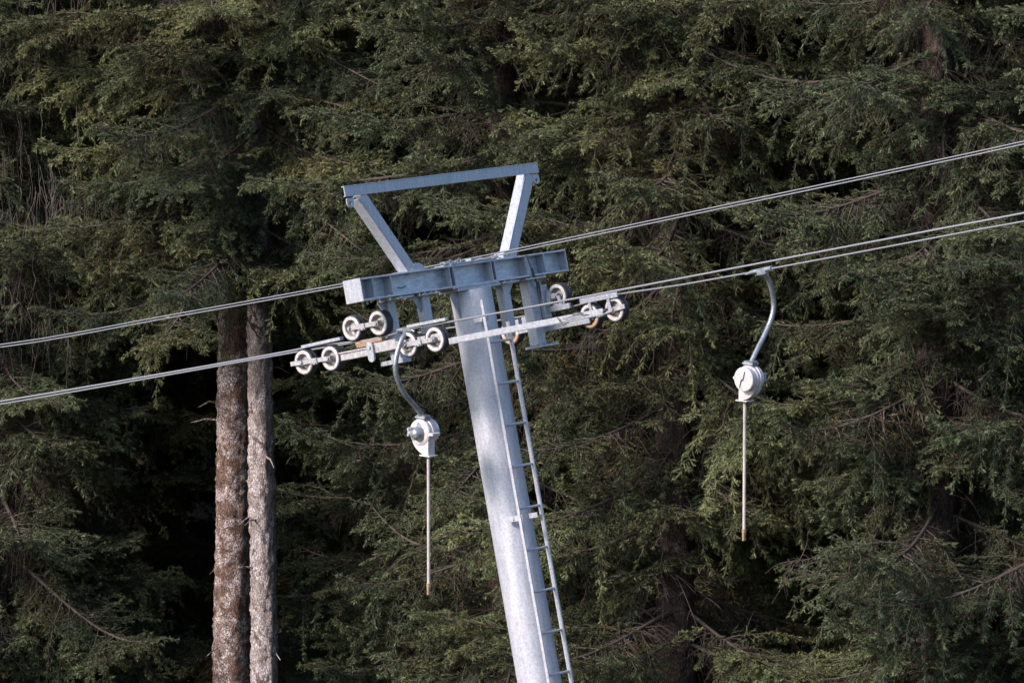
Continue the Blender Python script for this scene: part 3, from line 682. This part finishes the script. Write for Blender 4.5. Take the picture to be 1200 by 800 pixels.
def crown(name, Htop, Rb, low=0., seed=0, whorl=.5, per=4, shape=1.25, boughs=(), fine=12.5, m='needle'):
    """crown from z = low up to Htop, stem along z from z = 0"""
    rs.seed(seed); buf = Buf(); z = low; tot = 0
    while z < Htop - .25:
        f = (z - low) / (Htop - low); r = Rb * (1 - f) ** (1 / shape) + .25
        for k in range(per if f < .75 else per - 1):
            az = rs.rand() * 2 * math.pi if k == 0 else az + 2 * math.pi / per + rs.normal(0, .3)
            L = r * rs.uniform(.45, 1.25); L = max(L, .35)
            tm, sc = pick(L); place(buf, tm, sc, az, R(-4 + 22 * f) + rs.normal(0, .10), np.array([0, 0, z + rs.normal(0, .12)]), rs.normal(0, .15), rs.normal(0, .11))
        for k in range(3 if f < .8 else 1):
            tm, sc = pick(max(.6, r * rs.uniform(.3, .55))); place(buf, tm, sc, rs.rand() * 6.283, R(-6) + rs.normal(0, .16), np.array([0, 0, z + rs.uniform(.1, .4)]), rs.normal(0, .2), rs.normal(0, .06))
        if rs.rand() < .3 and f < .5:
            place(buf, LIMBS['dead'][rs.randint(2)], r / 1.8 * .6, rs.rand() * 6.3, R(-8), np.array([0, 0, z]))
        z += (whorl if z < fine else 1.3) * rs.uniform(.75, 1.25)
    for L, az, pit, zz, dt in boughs:
        tm, sc = pick(L); place(buf, tm, sc, az, pit, np.array([0, 0, zz]), rs.normal(0, .1), dt)
    me = mesh_from(buf, name); me.materials[0] = M[m]; return me
CROWNS = [crown('crown', 23, 2.6, 0, s, .58, 5) for s in (21, 22, 23)]
import sys
for c_ in CROWNS: print('crown tris', len(c_.polygons), file=sys.stderr)

def trunk_mesh(name, h, r0, r1, knots=30, seed=0, m='bark_dark', stubs=14):
    rg = random.Random(seed); ns, nz = 40, int(h / .045); V = []; F = []
    ph = [rg.uniform(0, 6.3) for _ in range(6)]; K = [(rg.uniform(0, 6.28), rg.uniform(.5, h), rg.uniform(.03, .07)) for _ in range(knots * int(h / 4))]
    A = np.linspace(0, 2 * math.pi, ns, endpoint=False); Z = np.linspace(-.4, h, nz); g = np.random.RandomState(seed)
    ra = (r0 + (r1 - r0) * (np.clip(Z, 0, h) / h) ** .9 + .12 * r0 * np.exp(-np.clip(Z, 0, 99) * 2))[:, None] * np.ones((1, ns))
    ra = ra + .006 * np.sin(3 * A + ph[0] + .6 * Z[:, None]) + .004 * np.sin(7 * A + ph[1] - 2 * Z[:, None]) + g.normal(0, .0075, ra.shape) + .007 * (np.sin(A * 23 + 9 * np.sin(Z[:, None] * 3.1 + ph[4])) * np.sin(Z[:, None] * 31 + 5 * np.sin(A * 3 + ph[5])) > .3)
    for ka, kz, kr in K:
        d = np.sqrt((((A[None] - ka + math.pi) % (2 * math.pi) - math.pi) * r0) ** 2 + (Z[:, None] - kz) ** 2); ra = ra + .018 * np.exp(-(d / kr) ** 2)
    cx = .04 * np.sin(Z * .35 + ph[2]) - .04 * math.sin(ph[2]); cy = .04 * np.sin(Z * .3 + ph[3]) - .04 * math.sin(ph[3])
    V = np.stack([cx[:, None] + ra * np.cos(A), cy[:, None] + ra * np.sin(A), Z[:, None] + 0 * ra], -1).reshape(-1, 3)
    F = [(j * ns + i, j * ns + (i + 1) % ns, (j + 1) * ns + (i + 1) % ns, (j + 1) * ns + i) for j in range(nz - 1) for i in range(ns)]
    mb = MB(); mb.add(V.tolist(), F, True)
    for ka, kz, kr in K[:stubs]:
        j = int((kz + .4) / (h + .4) * (nz - 1)); p = Vector((cx[j] + (r0 * .8) * math.cos(ka), cy[j] + (r0 * .8) * math.sin(ka), kz)); d = Vector((math.cos(ka), math.sin(ka), rg.uniform(-.5, .1)))
        l = rg.uniform(.08, .30); q = p + d * l * .6 + Vector((rg.uniform(-.03, .03), 0, rg.uniform(-.02, .04)))
        mb.tube([p, q, q + d * l * .7 + Vector((0, rg.uniform(-.05, .05), -.04))], [.013, .009, .003], 5)
    me = mb.build(name, m); d = me.data; bpy.data.objects.remove(me); return d
TR = trunk_mesh('trunk', 23, .21, .03, 24, 3)
def tree(x, y, z0, ci, sc=1., rz=0., label='', group=None, trunk=None, zs=None, h_off=0., name='spruce_tree'):
    """z0: height of the lowest whorl above the ground"""
    g = float(gz(x, y)); t = empty(name, (x, y, g), label, 'tree', group)
    me = CROWNS[ci] if isinstance(ci, int) else ci
    c = bpy.data.objects.new('crown', me); COL.objects.link(c); c.parent = t; c.location = (0, 0, z0 + h_off); c.rotation_euler = (0, 0, rz); c.scale = (sc, sc, zs or sc)
    k = bpy.data.objects.new('trunk', trunk or TR); COL.objects.link(k); k.parent = t
    if trunk is None: k.scale = (sc, sc, (z0 + 23 * (zs or sc)) / 23)
    return t
def X(px, y): return (px - 600) * y / 6600
def Zp(py, y):                                            # height seen at picture row py, at distance y
    return 14 - y * math.tan(R(PITCH) + math.atan((py - 400) / 6600))

# the two bare stems on the left share a high crown
TA = trunk_mesh('trunk', 22, .225, .07, 40, 5, 'bark_scaly', 40)
TB = trunk_mesh('trunk', 24, .15, .05, 34, 9, 'bark_grey', 40)
ya = 58.5; xa = X(263, ya); ga = float(gz(xa, ya)); yb = 57.95; xb = X(304, yb); gb = float(gz(xb, yb))
za = Zp(345, ya) - ga
tree(xa, ya, za + .4, crown('crown', 17, 2.6, 0, 31, .46, 5, fine=8, m='needle_warm'), label='tall spruce with thick scaly brown trunk, the left one of the pair of bare stems', trunk=TA)
tree(xb, yb, Zp(330, yb) - gb + .5, 2, .72, 1.2, label='spruce with slimmer pale grey trunk, standing close beside the thick brown one', trunk=TB)

spec = [  # px, distance, skirt picture row (None = to the ground), crown, scale, rotation, label
    (-12, 60.0, None, 0, 1.0, .3, 'spruce at the left edge with hanging grey-brown twig curtains'),
    (122, 64.0, 470, 1, .9, 2.1, 'shadowed spruce whose dark trunk shows left of the two bare stems'),
    (600, 55.5, None, 2, 1.0, 1.0, 'spruce standing directly behind the lift tower head'),
    (520, 59.8, None, 0, .85, 4.7, 'spruce filling the space between the bare stems and the tower'),
    (800, 53.5, None, 1, 1.0, 5.0, 'broad spruce behind the right-hand hanger'),
    (960, 56.5, None, 0, .95, 1.9, 'spruce set back behind the right-hand hanger, its thin stem half showing'),
    (1110, 51.5, None, 2, 1.0, 3.1, 'broad spruce spreading wide green boughs near the right edge'),
    (1300, 51.0, None, 1, 1.0, .4, 'spruce whose boughs reach in from beyond the right edge'),
    (700, 57.5, None, 0, .9, 2.6, 'spruce wedged in between the tower and the right-hand hanger'),
    (860, 56.0, None, 2, .95, 4.4, 'spruce half hidden between the two trees around the right-hand hanger'),
    (1210, 55.0, None, 0, 1.0, 2.2, 'spruce partly covered by the bough-heavy tree near the right edge'),
    (1030, 54.5, None, 1, .9, 1.3, 'spruce just left of the broad bough-heavy tree near the right edge'),
    (585, 60.5, None, 1, .95, 3.3, 'spruce showing darkly between the tower head and the bare stems'),
    (40, 63.5, 250, 2, .95, 5.2, 'spruce at the left edge whose lower stem is bare and dark'),
    (345, 65.0, 330, 1, .95, 1.7, 'high-crowned spruce right of the two bare stems, dark below'),
]
for px, y, row, ci, sc, rz, lab in spec:
    x = X(px, y); g = float(gz(x, y)); z0 = .5 if row is None else max(.5, Zp(row, y) - g)
    tree(x, y, z0, ci, sc, rz, lab)
    if px == -12: edge = next(o for o in bpy.data.objects if o.get('label') == lab)
rs.seed(77); buf = Buf()
for i in range(110):
    zq = rs.uniform(7.5, 13); rr = 2.9 * (1 - zq / 23) ** .8; strand(buf, rs.rand() * 6.283, rr, zq, 14)
v, f, t, m_ = buf.pack(); me = bpy.data.meshes.new('hanging_twigs'); me.from_pydata(v.tolist(), [], f.tolist()); me.materials.append(M['lichen'])
o = bpy.data.objects.new('hanging_twigs', me); COL.objects.link(o); o.parent = edge; o.location = (0, 0, .5)
# small understorey spruce low on the left
xs, ys = X(95, 60.6), 60.6
tree(xs, ys, .3, crown('crown', Zp(545, ys) - float(gz(xs, ys)), 2.2, 0, 41, .38, 5), label='small dark spruce low in the left corner in front of the trunks', trunk=trunk_mesh('trunk', 5.8, .06, .012, 8, 6))
tree(X(196, 66.5), 66.5, .4, 2, .8, 2.0, 'dim spruce closing the dark gap directly left of the two bare stems')
# deeper rows
k = 0
for row in range(4):
    for i in range(9):
        y = 65 + row * 4.2 + rnd.uniform(-1.3, 1.3); x = -10.5 + i * 2.7 + (row % 2) * 1.3 + rnd.uniform(-.7, .7)
        tree(x, y, rnd.choice((1.0, 2.5, 4.0)), rnd.randrange(3), rnd.uniform(.85, 1.1), rnd.uniform(0, 6.28), 'shadowed spruce deep in the forest behind the front row', 'spruces deep in the dark forest')
